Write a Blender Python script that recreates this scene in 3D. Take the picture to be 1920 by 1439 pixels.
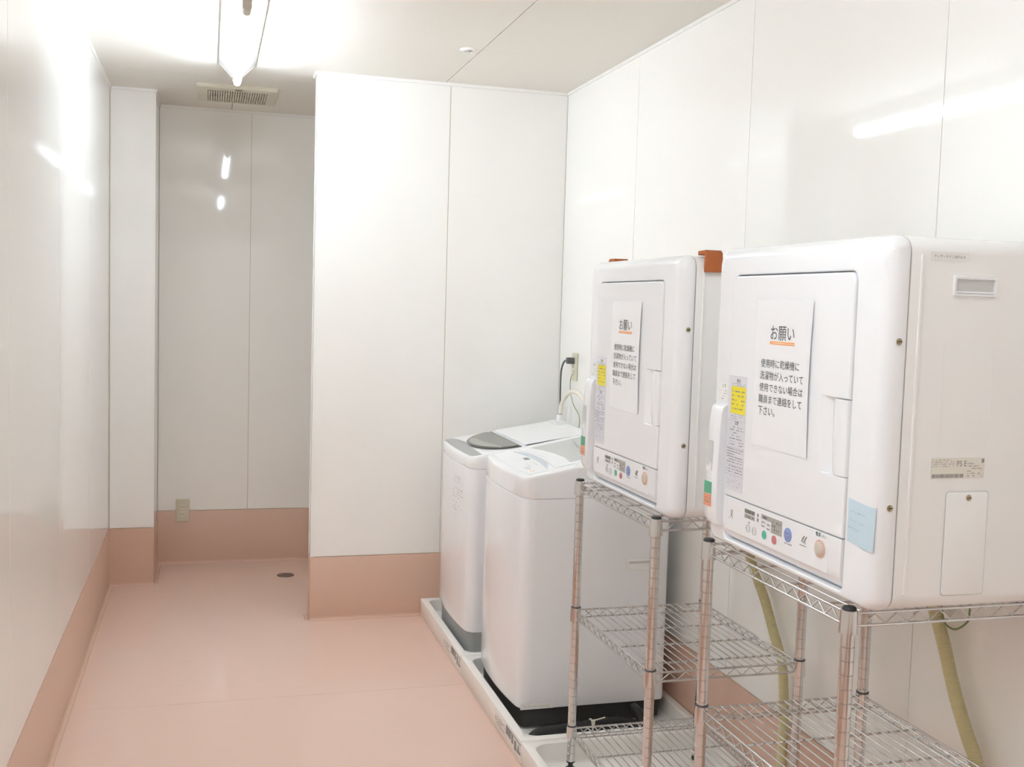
import bpy, bmesh, math, random
from mathutils import Vector, Matrix
R = math.radians
scene = bpy.context.scene
for o in list(bpy.data.objects): bpy.data.objects.remove(o)
COL = scene.collection

# ------------------------------------------------------------------ camera, world, exposure
# metres; camera stands at X=0 Y=0, +Y runs down the room, +X is towards the dryers
cam_d = bpy.data.cameras.new('camera'); cam = bpy.data.objects.new('camera', cam_d); COL.objects.link(cam)
cam_d.sensor_width = 36.0; cam_d.lens = 2004.17*36/1920; cam_d.clip_start = .02
yaw, pitch, roll = .2778, .0734, .0299
fw = Vector((math.sin(yaw)*math.cos(pitch), math.cos(yaw)*math.cos(pitch), -math.sin(pitch)))
rt = Vector((math.cos(yaw), -math.sin(yaw), 0)); up = rt.cross(fw)
r2 = math.cos(roll)*rt+math.sin(roll)*up; u2 = -math.sin(roll)*rt+math.cos(roll)*up
M = Matrix((r2, u2, -fw)).transposed().to_4x4(); M.translation = Vector((0, 0, 1.43)); cam.matrix_world = M
scene.camera = cam
w = bpy.data.worlds.new('world'); scene.world = w; w.use_nodes = True
w.node_tree.nodes['Background'].inputs[0].default_value = (.9, .95, 1, 1)
w.node_tree.nodes['Background'].inputs[1].default_value = .02
vs = scene.view_settings
vs.view_transform = 'Standard'; vs.look = 'None'; vs.gamma = 1; vs.use_curve_mapping = False
vs.exposure = 0.27
# a small white room: let the light bounce as often as it does in reality
scene.cycles.max_bounces = 12; scene.cycles.diffuse_bounces = 10; scene.cycles.glossy_bounces = 5
TUBE_POWER = 56.0

XL, XR, XCR, XE = -.458, 1.577, -.252, .444
YC, YB, YP, H, HB = 5.465, 5.879, 4.733, 2.404, .285
YN = -.9           # wall behind the camera
PT = .09            # partition thickness

# ------------------------------------------------------------------ materials
MATS = {}
def mat(name, col, rough=.4, metal=0, coat=0, spec=.5, emit=None, noise=0, nscale=20, nstretch=(1, 1, 1), bump=0, bscale=6, alpha=1, trans=0, rvar=0):
    if name in MATS: return MATS[name]
    m = bpy.data.materials.new(name); m.use_nodes = True; nt = m.node_tree; b = nt.nodes['Principled BSDF']
    b.inputs['Base Color'].default_value = (*col, 1); b.inputs['Roughness'].default_value = rough
    b.inputs['Metallic'].default_value = metal; b.inputs['Coat Weight'].default_value = coat
    b.inputs['Coat Roughness'].default_value = .06
    b.inputs['Specular IOR Level'].default_value = spec; b.inputs['Alpha'].default_value = alpha
    b.inputs['Transmission Weight'].default_value = trans
    if emit: b.inputs['Emission Color'].default_value = (*emit[0], 1); b.inputs['Emission Strength'].default_value = emit[1]
    tc = nt.nodes.new('ShaderNodeTexCoord'); mp = nt.nodes.new('ShaderNodeMapping')
    mp.inputs['Scale'].default_value = nstretch; nt.links.new(tc.outputs['Object'], mp.inputs[0])
    if noise:
        n = nt.nodes.new('ShaderNodeTexNoise'); n.inputs['Scale'].default_value = nscale; n.inputs['Detail'].default_value = 3
        nt.links.new(mp.outputs[0], n.inputs['Vector'])
        mr = nt.nodes.new('ShaderNodeMapRange'); mr.inputs[3].default_value = 1-noise; mr.inputs[4].default_value = 1+noise
        nt.links.new(n.outputs['Fac'], mr.inputs[0])
        mx = nt.nodes.new('ShaderNodeVectorMath'); mx.operation = 'SCALE'; mx.inputs[0].default_value = col
        nt.links.new(mr.outputs[0], mx.inputs['Scale']); nt.links.new(mx.outputs[0], b.inputs['Base Color'])
        if rvar:
            m2 = nt.nodes.new('ShaderNodeMapRange'); m2.inputs[3].default_value = rough-rvar; m2.inputs[4].default_value = rough+rvar
            nt.links.new(n.outputs['Fac'], m2.inputs[0]); nt.links.new(m2.outputs[0], b.inputs['Roughness'])
    if bump:
        n2 = nt.nodes.new('ShaderNodeTexNoise'); n2.inputs['Scale'].default_value = bscale; n2.inputs['Detail'].default_value = 1
        nt.links.new(tc.outputs['Object'], n2.inputs['Vector'])
        bp = nt.nodes.new('ShaderNodeBump'); bp.inputs['Strength'].default_value = bump; bp.inputs['Distance'].default_value = .02
        nt.links.new(n2.outputs['Fac'], bp.inputs['Height']); nt.links.new(bp.outputs[0], b.inputs['Normal'])
    MATS[name] = m; return m
mat('panel', (.95, .942, .915), rough=.045, spec=.6, noise=.012, nscale=3, nstretch=(1, 1, .25), bump=.012, bscale=2.2)
mat('joint', (.66, .60, .43), rough=.5, noise=.06, nscale=30)
mat('trim', (.93, .92, .90), rough=.25, noise=.01)
mat('ceiling', (.87, .845, .785), rough=.6, noise=.012, nscale=90, bump=.02, bscale=250)
mat('ceiling_gap', (.20, .17, .12), rough=.8, noise=.05)
mat('vinyl_floor', (.79, .575, .485), rough=.13, spec=.5, noise=.035, nscale=14, nstretch=(.5, 12, 1), bump=.012, bscale=3, rvar=.04)
mat('vinyl_seam', (.30, .17, .125), rough=.6, noise=.05)
mat('vinyl_base', (.67, .45, .35), rough=.33, noise=.03, nscale=25, nstretch=(1, 1, 8))
mat('weld', (.72, .47, .37), rough=.25, noise=.03)
mat('white', (.905, .915, .94), rough=.16, noise=.006, nscale=8)
mat('white_side', (.91, .91, .905), rough=.2, noise=.006, nscale=8)
mat('washer', (.915, .925, .955), rough=.13, noise=.006, nscale=8)
mat('washer_top', (.915, .92, .94), rough=.15, noise=.006)
mat('gap', (.10, .10, .11), rough=.7, noise=.05)
mat('seam_line', (.30, .30, .31), rough=.6, noise=.03)
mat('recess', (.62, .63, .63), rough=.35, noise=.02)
mat('pan', (.92, .90, .865), rough=.3, noise=.02, nscale=12)
mat('chrome', (.72, .72, .72), rough=.12, metal=1, noise=.02, nscale=60)
mat('black_plastic', (.02, .02, .021), rough=.42, noise=.1)
mat('dark_base', (.032, .03, .029), rough=.5, noise=.08)
mat('grey_base', (.36, .38, .38), rough=.4, noise=.03)
mat('screw', (.42, .36, .24), rough=.3, metal=1, noise=.1, nscale=300)
mat('paper', (.90, .905, .925), rough=.6, noise=.01, nscale=80)
mat('ink', (.085, .085, .09), rough=.6, noise=.05)
mat('ink_grey', (.30, .30, .31), rough=.6, noise=.05)
mat('ink_faint', (.50, .50, .52), rough=.6, noise=.05)
mat('orange_ink', (.88, .36, .10), rough=.6, noise=.04)
mat('label_grey', (.74, .74, .80), rough=.4, noise=.01)
mat('label_white', (.88, .87, .855), rough=.4, noise=.01)
mat('label_cream', (.80, .77, .69), rough=.4, noise=.02)
mat('yellow', (.86, .74, .03), rough=.45, noise=.02)
mat('sticky', (.58, .73, .82), rough=.7, noise=.03, nscale=60)
mat('sticker_green', (.10, .45, .27), rough=.4, noise=.06, nscale=200)
mat('sticker_orange', (.80, .34, .20), rough=.4, noise=.06, nscale=200)
mat('btn_green', (.10, .52, .38), rough=.35, noise=.08, nscale=200)
mat('btn_red', (.64, .20, .23), rough=.35, noise=.08, nscale=200)
mat('btn_blue', (.26, .34, .66), rough=.35, noise=.12, nscale=200)
mat('btn_power', (.66, .57, .49), rough=.3, noise=.02)
mat('btn_ring', (.80, .50, .40), rough=.3, noise=.02)
mat('disp_dark', (.22, .22, .20), rough=.4, noise=.1, nscale=300)
mat('disp_mid', (.42, .41, .38), rough=.4, noise=.1, nscale=300)
mat('foam', (.40, .115, .035), rough=.85, noise=.08, nscale=120)
mat('smoke', (.15, .145, .12), rough=.08, noise=.03)
mat('smoke_light', (.33, .33, .30), rough=.1, noise=.03)
mat('smoke_edge', (.09, .088, .08), rough=.15, noise=.03)
mat('glass_grey', (.56, .57, .565), rough=.05, noise=.01, spec=.6)
mat('panel_grey', (.40, .40, .405), rough=.4, noise=.25, nscale=260)
mat('blue_pale', (.66, .74, .86), rough=.2, noise=.02)
mat('hose_cream', (.80, .76, .66), rough=.4, noise=.02)
mat('hose_yellow', (.66, .60, .34), rough=.5, noise=.05, nscale=40)
mat('cord_dark', (.11, .11, .115), rough=.5, noise=.05)
mat('wire_green', (.22, .26, .10), rough=.5, noise=.1)
mat('outlet', (.68, .64, .50), rough=.35, noise=.02)
mat('outlet_face', (.74, .71, .60), rough=.3, noise=.02)
mat('slot', (.05, .045, .035), rough=.6, noise=.05)
mat('fixture', (.82, .82, .80), rough=.3, noise=.01)
mat('edge_shade', (.20, .19, .18), rough=.6, noise=.03)  # dark tone standing in for shade along the batten edges
mat('holder', (.55, .50, .43), rough=.5, noise=.02)
mat('fan', (.70, .66, .55), rough=.45, noise=.02)
mat('fan_slot', (.30, .28, .23), rough=.6, noise=.05)
mat('drain', (.22, .17, .145), rough=.35, metal=.6, noise=.1, nscale=80)
mat('tube', (.9, .9, .9), rough=.3, emit=((.82, .918, 1.0), TUBE_POWER))

# ------------------------------------------------------------------ helpers
def link(name, me, m, parent=None, loc=None, smooth=None, wn=False):
    o = bpy.data.objects.new(name, me); COL.objects.link(o)
    if m and not me.materials: me.materials.append(MATS[m])
    if parent: o.parent = parent
    if loc is not None: o.location = loc
    if smooth:
        for p in me.polygons: p.use_smooth = True
        me.set_sharp_from_angle(angle=R(smooth))
    if wn:
        md = o.modifiers.new('normals', 'WEIGHTED_NORMAL'); md.keep_sharp = True
    return o
def mesh(name, vs_, fs): 
    me = bpy.data.meshes.new(name); me.from_pydata([tuple(v) for v in vs_], [], fs); me.update(); return me
def bm_mesh(bm, name):
    bmesh.ops.recalc_face_normals(bm, faces=bm.faces)
    me = bpy.data.meshes.new(name); bm.to_mesh(me); bm.free(); return me
class MB:
    def __init__(s): s.v = []; s.f = []
    def box(s, a, b):
        (x0, y0, z0), (x1, y1, z1) = a, b; n = len(s.v)
        s.v += [(x0,y0,z0),(x1,y0,z0),(x1,y1,z0),(x0,y1,z0),(x0,y0,z1),(x1,y0,z1),(x1,y1,z1),(x0,y1,z1)]
        s.f += [tuple(n+i for i in q) for q in ((0,3,2,1),(4,5,6,7),(0,1,5,4),(1,2,6,5),(2,3,7,6),(3,0,4,7))]; return s
    def loft(s, rings, cap0=True, cap1=True):
        k = len(rings[0]); n = len(s.v)
        for r in rings: s.v += [tuple(p) for p in r]
        for i in range(len(rings)-1):
            for j in range(k):
                a = n+i*k+j; b = n+i*k+(j+1) % k
                s.f.append((a, b, b+k, a+k))
        if cap0: s.f.append(tuple(n+j for j in reversed(range(k))))
        if cap1: s.f.append(tuple(n+(len(rings)-1)*k+j for j in range(k)))
        return s
    def tube(s, pts, r, seg=8, rads=None, close=False):
        pts = [Vector(p) for p in pts]; rings = []; prev = None
        for i, p in enumerate(pts):
            t = (pts[min(i+1, len(pts)-1)]-pts[max(i-1, 0)]).normalized()
            if prev is None:
                a = Vector((0, 0, 1)) if abs(t.z) < .9 else Vector((1, 0, 0)); u = t.cross(a).normalized()
            else: u = (prev-t*prev.dot(t)).normalized()
            prev = u; vv = t.cross(u); rr = rads[i] if rads else r
            rings.append([p+rr*(math.cos(2*math.pi*j/seg)*u+math.sin(2*math.pi*j/seg)*vv) for j in range(seg)])
        return s.loft(rings)
    def lathe(s, prof, seg=20, origin=(0, 0, 0), axis='z'):
        rings = []
        for r, h in prof:
            ring = []
            for j in range(seg):
                c, q = math.cos(2*math.pi*j/seg)*r, math.sin(2*math.pi*j/seg)*r
                p = {'z': (c, q, h), 'x': (h, c, q), 'y': (q, h, c)}[axis]
                ring.append((p[0]+origin[0], p[1]+origin[1], p[2]+origin[2]))
            rings.append(ring)
        return s.loft(rings)
    def build(s, name, m, parent=None, loc=None, smooth=None, wn=False, fix=False):
        me = mesh(name, s.v, s.f)
        if fix:
            bm = bmesh.new(); bm.from_mesh(me); bmesh.ops.recalc_face_normals(bm, faces=bm.faces); bm.to_mesh(me); bm.free()
        return link(name, me, m, parent, loc, smooth, wn)
def rbox(name, a, b, r, m, parent=None, seg=3, sel=None, loc=None):
    """box with rounded edges; sel(edge midpoint, direction) picks the edges to round"""
    bm = bmesh.new(); bmesh.ops.create_cube(bm, size=1)
    c = [(a[i]+b[i])/2 for i in range(3)]; d = [abs(b[i]-a[i]) for i in range(3)]
    for v in bm.verts: v.co = Vector((c[0]+v.co.x*d[0], c[1]+v.co.y*d[1], c[2]+v.co.z*d[2]))
    es = []
    for e in bm.edges:
        mid = (e.verts[0].co+e.verts[1].co)/2; dr = (e.verts[1].co-e.verts[0].co).normalized()
        if sel is None or sel((mid-Vector(c)), dr): es.append(e)
    bmesh.ops.bevel(bm, geom=es, offset=r, segments=seg, profile=.5, affect='EDGES', clamp_overlap=True)
    return link(name, bm_mesh(bm, name), m, parent, loc, 40, True)
def prism(name, poly, h0, h1, axis, m, parent=None, bevel=0, seg=2, front=None, smooth=40):
    """polygon in the plane across axis, extruded h0..h1. axis x:(y,z) y:(x,z) z:(x,y)"""
    f3 = {'x': lambda p, h: (h, p[0], p[1]), 'y': lambda p, h: (p[0], h, p[1]), 'z': lambda p, h: (p[0], p[1], h)}[axis]
    bm = bmesh.new(); lo = [bm.verts.new(f3(p, h0)) for p in poly]; hi = [bm.verts.new(f3(p, h1)) for p in poly]
    f0 = bm.faces.new(lo); f1 = bm.faces.new(hi); k = len(poly)
    for i in range(k): bm.faces.new((lo[i], lo[(i+1) % k], hi[(i+1) % k], hi[i]))
    bmesh.ops.recalc_face_normals(bm, faces=bm.faces)
    if bevel:
        es = list(f0.edges) if front == 0 else list(f1.edges) if front == 1 else list(f0.edges)+list(f1.edges)
        bmesh.ops.bevel(bm, geom=es, offset=bevel, segments=seg, profile=.5, affect='EDGES')
    return link(name, bm_mesh(bm, name), m, parent, None, smooth, True)
def rrect(x0, x1, y0, y1, rad, n=6):
    """rounded rectangle, counter-clockwise, rad = one radius or four (x1y1, x0y1, x0y0, x1y0)"""
    rs = rad if isinstance(rad, (tuple, list)) else (rad,)*4; out = []
    for (cx, cy, a0), r in zip(((x1, y1, 0), (x0, y1, 90), (x0, y0, 180), (x1, y0, 270)), rs):
        ox = cx-r if cx == x1 else cx+r; oy = cy-r if cy == y1 else cy+r
        for i in range(n+1):
            a = R(a0+90*i/n); out.append((ox+r*math.cos(a), oy+r*math.sin(a)))
    return out
def spline(pts, n=8):
    P = [Vector(p) for p in pts]; P = [P[0]*2-P[1]]+P+[P[-1]*2-P[-2]]; out = []
    for i in range(1, len(P)-2):
        for j in range(n):
            t = j/n; a, b, c, d = P[i-1:i+3]
            out.append(.5*((2*b)+(c-a)*t+(2*a-5*b+4*c-d)*t*t+(-a+3*b-3*c+d)*t**3))
    return out+[P[-2]]
def empty(name, loc, label, cat, group=None):
    o = bpy.data.objects.new(name, None); COL.objects.link(o); o.location = loc; o.empty_display_size = .1
    o['label'] = label; o['category'] = cat
    if group: o['group'] = group
    return o
def tag(o, label, cat, group=None):
    o['label'] = label; o['category'] = cat
    if group: o['group'] = group
    return o
def struct(o, label=None, cat=None):
    o['kind'] = 'structure'
    if label: o['label'] = label
    if cat: o['category'] = cat
    return o
FACE = {'front': Matrix(((0, 0, -1), (-1, 0, 0), (0, 1, 0))),   # on a face looking to -X: text runs to -Y
        'side': Matrix(((1, 0, 0), (0, 0, -1), (0, 1, 0))),     # on a face looking to -Y: text runs to +X
        'top': Matrix(((0, 1, 0), (-1, 0, 0), (0, 0, 1)))}      # on a top face read from -X
def text_mesh(s, width, bold=0, height=None):
    cu = bpy.data.curves.new('t', 'FONT'); cu.body = s; cu.size = 1; cu.offset = bold; cu.resolution_u = 3
    to = bpy.data.objects.new('t', cu); COL.objects.link(to)
    dg = bpy.context.evaluated_depsgraph_get(); dg.update()
    me = bpy.data.meshes.new_from_object(to.evaluated_get(dg)); bpy.data.objects.remove(to); bpy.data.curves.remove(cu)
    xs = [v.co.x for v in me.vertices]; ys = [v.co.y for v in me.vertices]
    if not xs: return me
    x0, x1, y0, y1 = min(xs), max(xs), min(ys), max(ys); k = width/(x1-x0); ky = height/(y1-y0) if height else k
    for v in me.vertices: v.co = Vector(((v.co.x-x0)*k, (v.co.y-y0)*ky, 0))
    me.materials.clear(); return me
def place(me, face, origin):
    me.transform(FACE[face].to_4x4()); me.transform(Matrix.Translation(Vector(origin))); return me
def text(name, s, width, face, origin, m, parent, bold=0, height=None):
    """origin = lower left corner of the lettering"""
    return link(name, place(text_mesh(s, width, bold, height), face, origin), m, parent)
def marks(name, wd, ht, rows, face, origin, m, parent, seed, fill=.8, th=.62, cell=.5, blocks=None):
    """tiny print too small to read: rows of short strokes. origin = lower left"""
    rnd = random.Random(seed); b = MB(); rh = ht/rows
    for i in range(rows):
        y0 = ht-(i+1)*rh+rh*(1-th)/2; x = 0; end = wd*(1 if rnd.random() < .7 else rnd.uniform(.45, .95))
        while x < end:
            wv = rh*cell*rnd.uniform(.5, 1.3)
            if rnd.random() < fill:
                x1 = min(x+wv, end); n = len(b.v)
                yy0 = y0+rnd.uniform(0, .25)*rh*th; yy1 = y0+rh*th*rnd.uniform(.7, 1)
                b.v += [(x, yy0, 0), (x1, yy0, 0), (x1, yy1, 0), (x, yy1, 0)]; b.f.append((n, n+1, n+2, n+3))
            x += wv*1.3
    return link(name, place(mesh(name, b.v, b.f), face, origin), m, parent)
def plate(name, wd, ht, face, origin, m, parent, th=.0004, rad=0):
    """thin sticker; origin = lower left on the surface"""
    pl = rrect(0, wd, 0, ht, rad, 4) if rad else [(0, 0), (wd, 0), (wd, ht), (0, ht)]
    b = MB().loft([[(p[0], p[1], 0) for p in pl], [(p[0], p[1], th) for p in pl]])
    return link(name, place(mesh(name, b.v, b.f), face, origin), m, parent)
def disc(name, rad, face, origin, m, parent, th=.001, ring=0, seg=20, dome=0):
    b = MB()
    if ring:
        o = [(math.cos(2*math.pi*i/seg), math.sin(2*math.pi*i/seg)) for i in range(seg)]
        rr = [[(c*rad, s*rad, 0) for c, s in o], [(c*rad, s*rad, th) for c, s in o], [(c*(rad-ring), s*(rad-ring), th) for c, s in o], [(c*(rad-ring), s*(rad-ring), 0) for c, s in o]]
        b.loft(rr, False, False)
    else:
        b.lathe([(rad, 0), (rad, th*.7), (rad*.93, th)]+([(rad*.6, th+dome*.8), (rad*.2, th+dome)] if dome else []), seg)
    return link(name, place(mesh(name, b.v, b.f), face, origin), m, parent, None, 40)
def screw(parent, face, origin, r=.0055):
    s_ = disc('screw', r, face, origin, 'screw', parent, .0012, dome=.001, seg=14)
    n = FACE[face] @ Vector((0, 0, 1)); o2 = Vector(origin)+n*.0023
    plate('screw_slot', r*1.2, r*.3, face, o2-FACE[face] @ Vector((r*.6, r*.15, 0)), 'slot', s_, .0003)
    return s_

# ------------------------------------------------------------------ room shell
# floor: two visible vinyl sheets, welded seam at Y 3.82
fl = struct(MB().box((XL-.1, YN-.1, -.06), (XR+.1, YB+.1, -.003)).build('floor', 'vinyl_seam'))
for y0, y1 in ((YN, .18), (.18, 2.0), (2.0, 3.82), (3.82, YB)):
    MB().box((XL, y0+.0006, -.003), (XR, y1-.0006, 0)).build('vinyl_sheet', 'vinyl_floor', fl)
# ceiling boards
ce = struct(MB().box((XL-.1, YN-.1, H+.006), (XR+.1, YB+.1, H+.07)).build('ceiling', 'ceiling_gap'))
cxs = [XL, .107, 1.002, XR]; cys = [YN, .43, 1.34, 2.25, 3.165, 4.078, 4.99, YB]
for i in range(3):
    for j in range(7):
        MB().box((cxs[i]+.0018, cys[j]+.0006, H), (cxs[i+1]-.0018, cys[j+1]-.0006, H+.006)).build('ceiling_board', 'ceiling', ce)
def wall(name, axis, plane, sgn, spans, along, zs=(HB+.003, H), th=.004):
    """panelled wall face. axis x: plane X=const facing sgn; spans = panel borders along the wall"""
    a0, a1 = spans[0], spans[-1]; back = plane-sgn*th; far = plane-sgn*(th+.05)
    def bx(a, b, p, q, z0, z1):
        lo, hi = min(p, q), max(p, q)
        return MB().box((lo, a, z0), (hi, b, z1)) if axis == 'x' else MB().box((a, lo, z0), (b, hi, z1))
    wl = struct(bx(a0, a1, back, far, 0, H+.005).build(name, 'joint'))
    for a, b in zip(spans[:-1], spans[1:]):
        bx(a+.0014, b-.0014, plane, back, zs[0], zs[1]).build('wall_panel', 'panel', wl)
    return wl
wall('wall_left', 'x', XL, 1, [YN, .08, .98, 1.88, 2.78, 3.68, 4.58, YB], 'y')
wall('wall_right', 'x', XR, -1, [YN, .28, 1.18, 2.08, 2.98, 3.88, YP], 'y')
wall('wall_recess', 'y', YB, -1, [XCR, .21, 1.11, XR], 'x')
wall('wall_recess_side', 'x', XR, -1, [YP+PT, YB], 'y')
DX0, DX1, DZ = -.22, .66, 2.05      # doorway behind the camera, open to a lit corridor
wb = struct(MB().box((XL-.06, YN-.10, 0), (DX0, YN-.004, H+.005)).box((DX1, YN-.10, 0), (XR+.06, YN-.004, H+.005)).box((DX0, YN-.10, DZ), (DX1, YN-.004, H+.005)).build('wall_behind', 'joint'))
for a, b, z0 in ((XL, DX0-.04, HB+.003), (DX1+.04, 1.34, HB+.003), (1.343, XR, HB+.003), (DX0-.04, DX1+.04, DZ+.04)): MB().box((a, YN-.004, z0), (b, YN, H)).build('wall_panel', 'panel', wb)
dfm = struct(MB().box((DX0-.04, YN-.11, 0), (DX0, YN+.01, DZ+.04)).box((DX1, YN-.11, 0), (DX1+.04, YN+.01, DZ+.04)).box((DX0, YN-.11, DZ), (DX1, YN+.01, DZ+.04)).build('door_1', 'trim'))
YK = -2.5
struct(MB().box((-1.6, YK, -.06), (2.4, YN-.1, -.001)).build('floor_corridor', 'vinyl_floor'))
struct(MB().box((-1.6, YK, H), (2.4, YN-.1, H+.05)).build('ceiling_corridor', 'ceiling'))
struct(MB().box((-1.6, YK-.05, 0), (2.4, YK, H)).build('wall_corridor', 'panel'))
struct(MB().box((-1.65, YK, 0), (-1.6, YN-.1, H)).build('wall_corridor_left', 'panel'))
struct(MB().box((2.4, YK, 0), (2.45, YN-.1, H)).build('wall_corridor_right', 'panel'))
struct(MB().box((-1.6, YN-.104, 0), (DX0-.05, YN-.1, H)).box((DX1+.05, YN-.104, 0), (2.4, YN-.1, H)).build('wall_corridor_front', 'panel'))
# partition with panels in front and at the back
pa = struct(MB().box((XE+.004, YP+.004, 0), (XR+.05, YP+PT-.004, H+.005)).build('wall_partition', 'joint'))
for a, b in ((XE+.012, 1.026), (1.029, XR-.001)): MB().box((a, YP, HB+.003), (b, YP+.004, H)).build('wall_panel', 'panel', pa)
MB().box((XE+.012, YP+PT-.004, HB+.003), (XR-.001, YP+PT, H)).build('wall_panel', 'panel', pa)
MB().box((XE, YP+.012, HB+.003), (XE+.004, YP+PT-.012, H)).build('wall_panel', 'panel', pa)
# column in the left corner
co = struct(MB().box((XL, YC+.004, 0), (XCR-.004, YB+.05, H+.005)).build('wall_column', 'joint'))
MB().box((XL+.003, YC, HB+.003), (XCR-.012, YC+.004, H)).build('wall_panel', 'panel', co)
MB().box((XCR-.004, YC+.012, HB+.003), (XCR, YB-.003, H)).build('wall_panel', 'panel', co)
# skirting: 285 mm vinyl with a coved foot and a welded bead along the floor
def skirting(name, p0, p1, n, ext0=0, ext1=0):
    p0, p1, n = Vector((*p0, 0)), Vector((*p1, 0)), Vector((*n, 0)); t = (p1-p0).normalized(); p0 = p0-t*ext0; p1 = p1+t*ext1
    r = .014; prof = [(-.002, HB), (.0015, HB), (.0022, HB-.001), (.0022, r+.002)]
    prof += [(.002+r*(1-math.cos(R(a))), .001+r*(1-math.sin(R(a)))) for a in (15, 30, 45, 60, 75, 90)]+[(.018, 0), (-.002, 0)]
    b = MB().loft([[p0+n*d+Vector((0, 0, z)) for d, z in prof], [p1+n*d+Vector((0, 0, z)) for d, z in prof]])
    o = struct(b.build(name, 'vinyl_base', smooth=35, fix=True))
    MB().tube([p0+n*.0175+Vector((0, 0, .0004)), p1+n*.0175+Vector((0, 0, .0004))], .0022, 6).build('weld_bead', 'weld', o, smooth=60)
    return o
skirting('baseboard_left', (XL, YN), (XL, YC), (1, 0))
skirting('baseboard_right', (XR, YN), (XR, YP), (-1, 0))
skirting('baseboard_partition', (XE, YP), (XR, YP), (0, -1))
skirting('baseboard_partition_end', (XE, YP), (XE, YP+PT), (-1, 0))
skirting('baseboard_column', (XL, YC), (XCR, YC), (0, -1))
skirting('baseboard_column_side', (XCR, YC), (XCR, YB), (1, 0))
skirting('baseboard_recess', (XCR, YB), (XR, YB), (0, -1))
skirting('baseboard_behind', (DX1+.04, YN), (XR, YN), (0, 1))
# white mouldings: ceiling line and outside corners
trims = [((XL, YN, H-.016), (XL+.007, YC, H)), ((XR-.007, YN, H-.012), (XR, YP, H)), ((XE-.012, YP-.012, H-.013), (XR-.008, YP, H)),
         ((XE-.012, YP+.0005, H-.013), (XE, YP+PT+.01, H)), ((XL+.008, YC-.007, H-.012), (XCR+.007, YC, H)), ((XCR, YC+.0005, H-.012), (XCR+.007, YB-.0075, H)),
         ((XCR, YB-.007, H-.012), (XR, YB, H))]
for i, (a, b) in enumerate(trims): struct(MB().box(a, b).build('trim_%d' % (i+1), 'trim'))
for i, (x, y, sx) in enumerate(((XE, YP, 1), (XE, YP+PT, 1), (XCR, YC, -1))):
    s_ = 1 if i != 1 else -1
    poly = [(x-sx*.0015, y-s_*.0015), (x+sx*.013, y-s_*.0015), (x+sx*.013, y+s_*.004), (x+sx*.004, y+s_*.004), (x+sx*.004, y+s_*.013), (x-sx*.0015, y+s_*.013)]
    struct(prism('trim_%d' % (8+i), poly, HB+.001, H-.013, 'z', 'trim', bevel=0))

# ------------------------------------------------------------------ ceiling things
def light(y0, y1, label, cx=.105):
    t = empty('fluorescent_light', (cx, (y0+y1)/2, H), label, 'ceiling light'); L = (y1-y0)/2
    prof = [(-.070, 0), (-.072, -.006), (-.068, -.010), (-.016, -.062), (.016, -.062), (.068, -.010), (.072, -.006), (.070, 0)]
    MB().loft([[(x, -L, z) for x, z in prof], [(x, L, z) for x, z in prof]]).build('reflector_body', 'fixture', t, smooth=30, fix=True)
    for s in (-1, 1): MB().box((min(s*.0722, s*.0738), -L, -.0095), (max(s*.0722, s*.0738), L, -.0005)).build('edge_shade_strip', 'edge_shade', t)  # dark strips paint the flange sides as if unlit
    for s in (-1, 1):
        e = [(-.071, -.002), (-.071, -.009), (-.017, -.064), (.017, -.064), (.071, -.009), (.071, -.002)]
        a, b = sorted((s*L, s*(L+.004)))
        prism('end_plate', e, a, b, 'y', 'fixture', t, .001)
    for s in (-1, 1):
        y = s*(L-.03)
        a, b = (y-.022, y+.006) if s > 0 else (y-.05, y+.022)
        poly = rrect(-.014, .014, -.106, -.062, (.002, .002, .013, .013), 5)
        prism('lamp_holder', poly, a, b, 'y', 'holder', t, .002)
    MB().lathe([(.013, -L+.052), (.0163, -L+.06), (.0163, L-.062), (.013, L-.054)], 20, (0, 0, -.085), 'y').build('tube', 'tube', t, smooth=50)
    return t
light(3.44, 4.70, 'white fluorescent batten with glowing bare tube on the ceiling')
light(.57, 1.83, 'second fluorescent batten on the ceiling, nearer the dryers, seen only in the wall reflections')
light(-2.35, -1.09, 'unseen fluorescent batten added for fill in the corridor behind the doorway', .3)  # unseen lamp, added to send more light through the doorway

fx, fy = .122, 5.38
fan = empty('ceiling_fan_grille', (fx, fy, H), 'cream square exhaust fan grille on the ceiling beyond the lamp', 'exhaust fan')
bw, bd = .186, .19
rings = []
for ins, z in ((0, 0), (0, -.010), (.006, -.017), (.05, -.022), (.052, -.012)):
    rings.append([(x, y, z) for x, y in rrect(-bw+ins, bw-ins, -bd+ins*.8, bd-ins*.8, .012 if ins < .02 else .004, 3)])
MB().loft(rings, True, False).build('frame', 'fan', fan, smooth=35, fix=True)
MB().box((-bw+.045, -bd+.035, -.012), (bw-.045, bd-.035, -.006)).build('backing', 'fan_slot', fan)
sl = mesh('slat', MB().box((-.0032, -bd+.042, -.021), (.0032, bd-.042, -.011)).v, MB().box((0, 0, 0), (1, 1, 1)).f)
for i in range(24): link('slat', sl, 'fan', fan, ((i-11.5)*.0112, 0, 0))
for yy in (-.07, .07): MB().box((-bw+.05, yy-.003, -.0215), (bw-.05, yy+.003, -.012)).build('cross_bar', 'fan', fan)
MB().box((-.012, -bd+.012, -.0225), (.02, -bd+.022, -.0205)).build('badge', 'fan_slot', fan)

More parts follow.
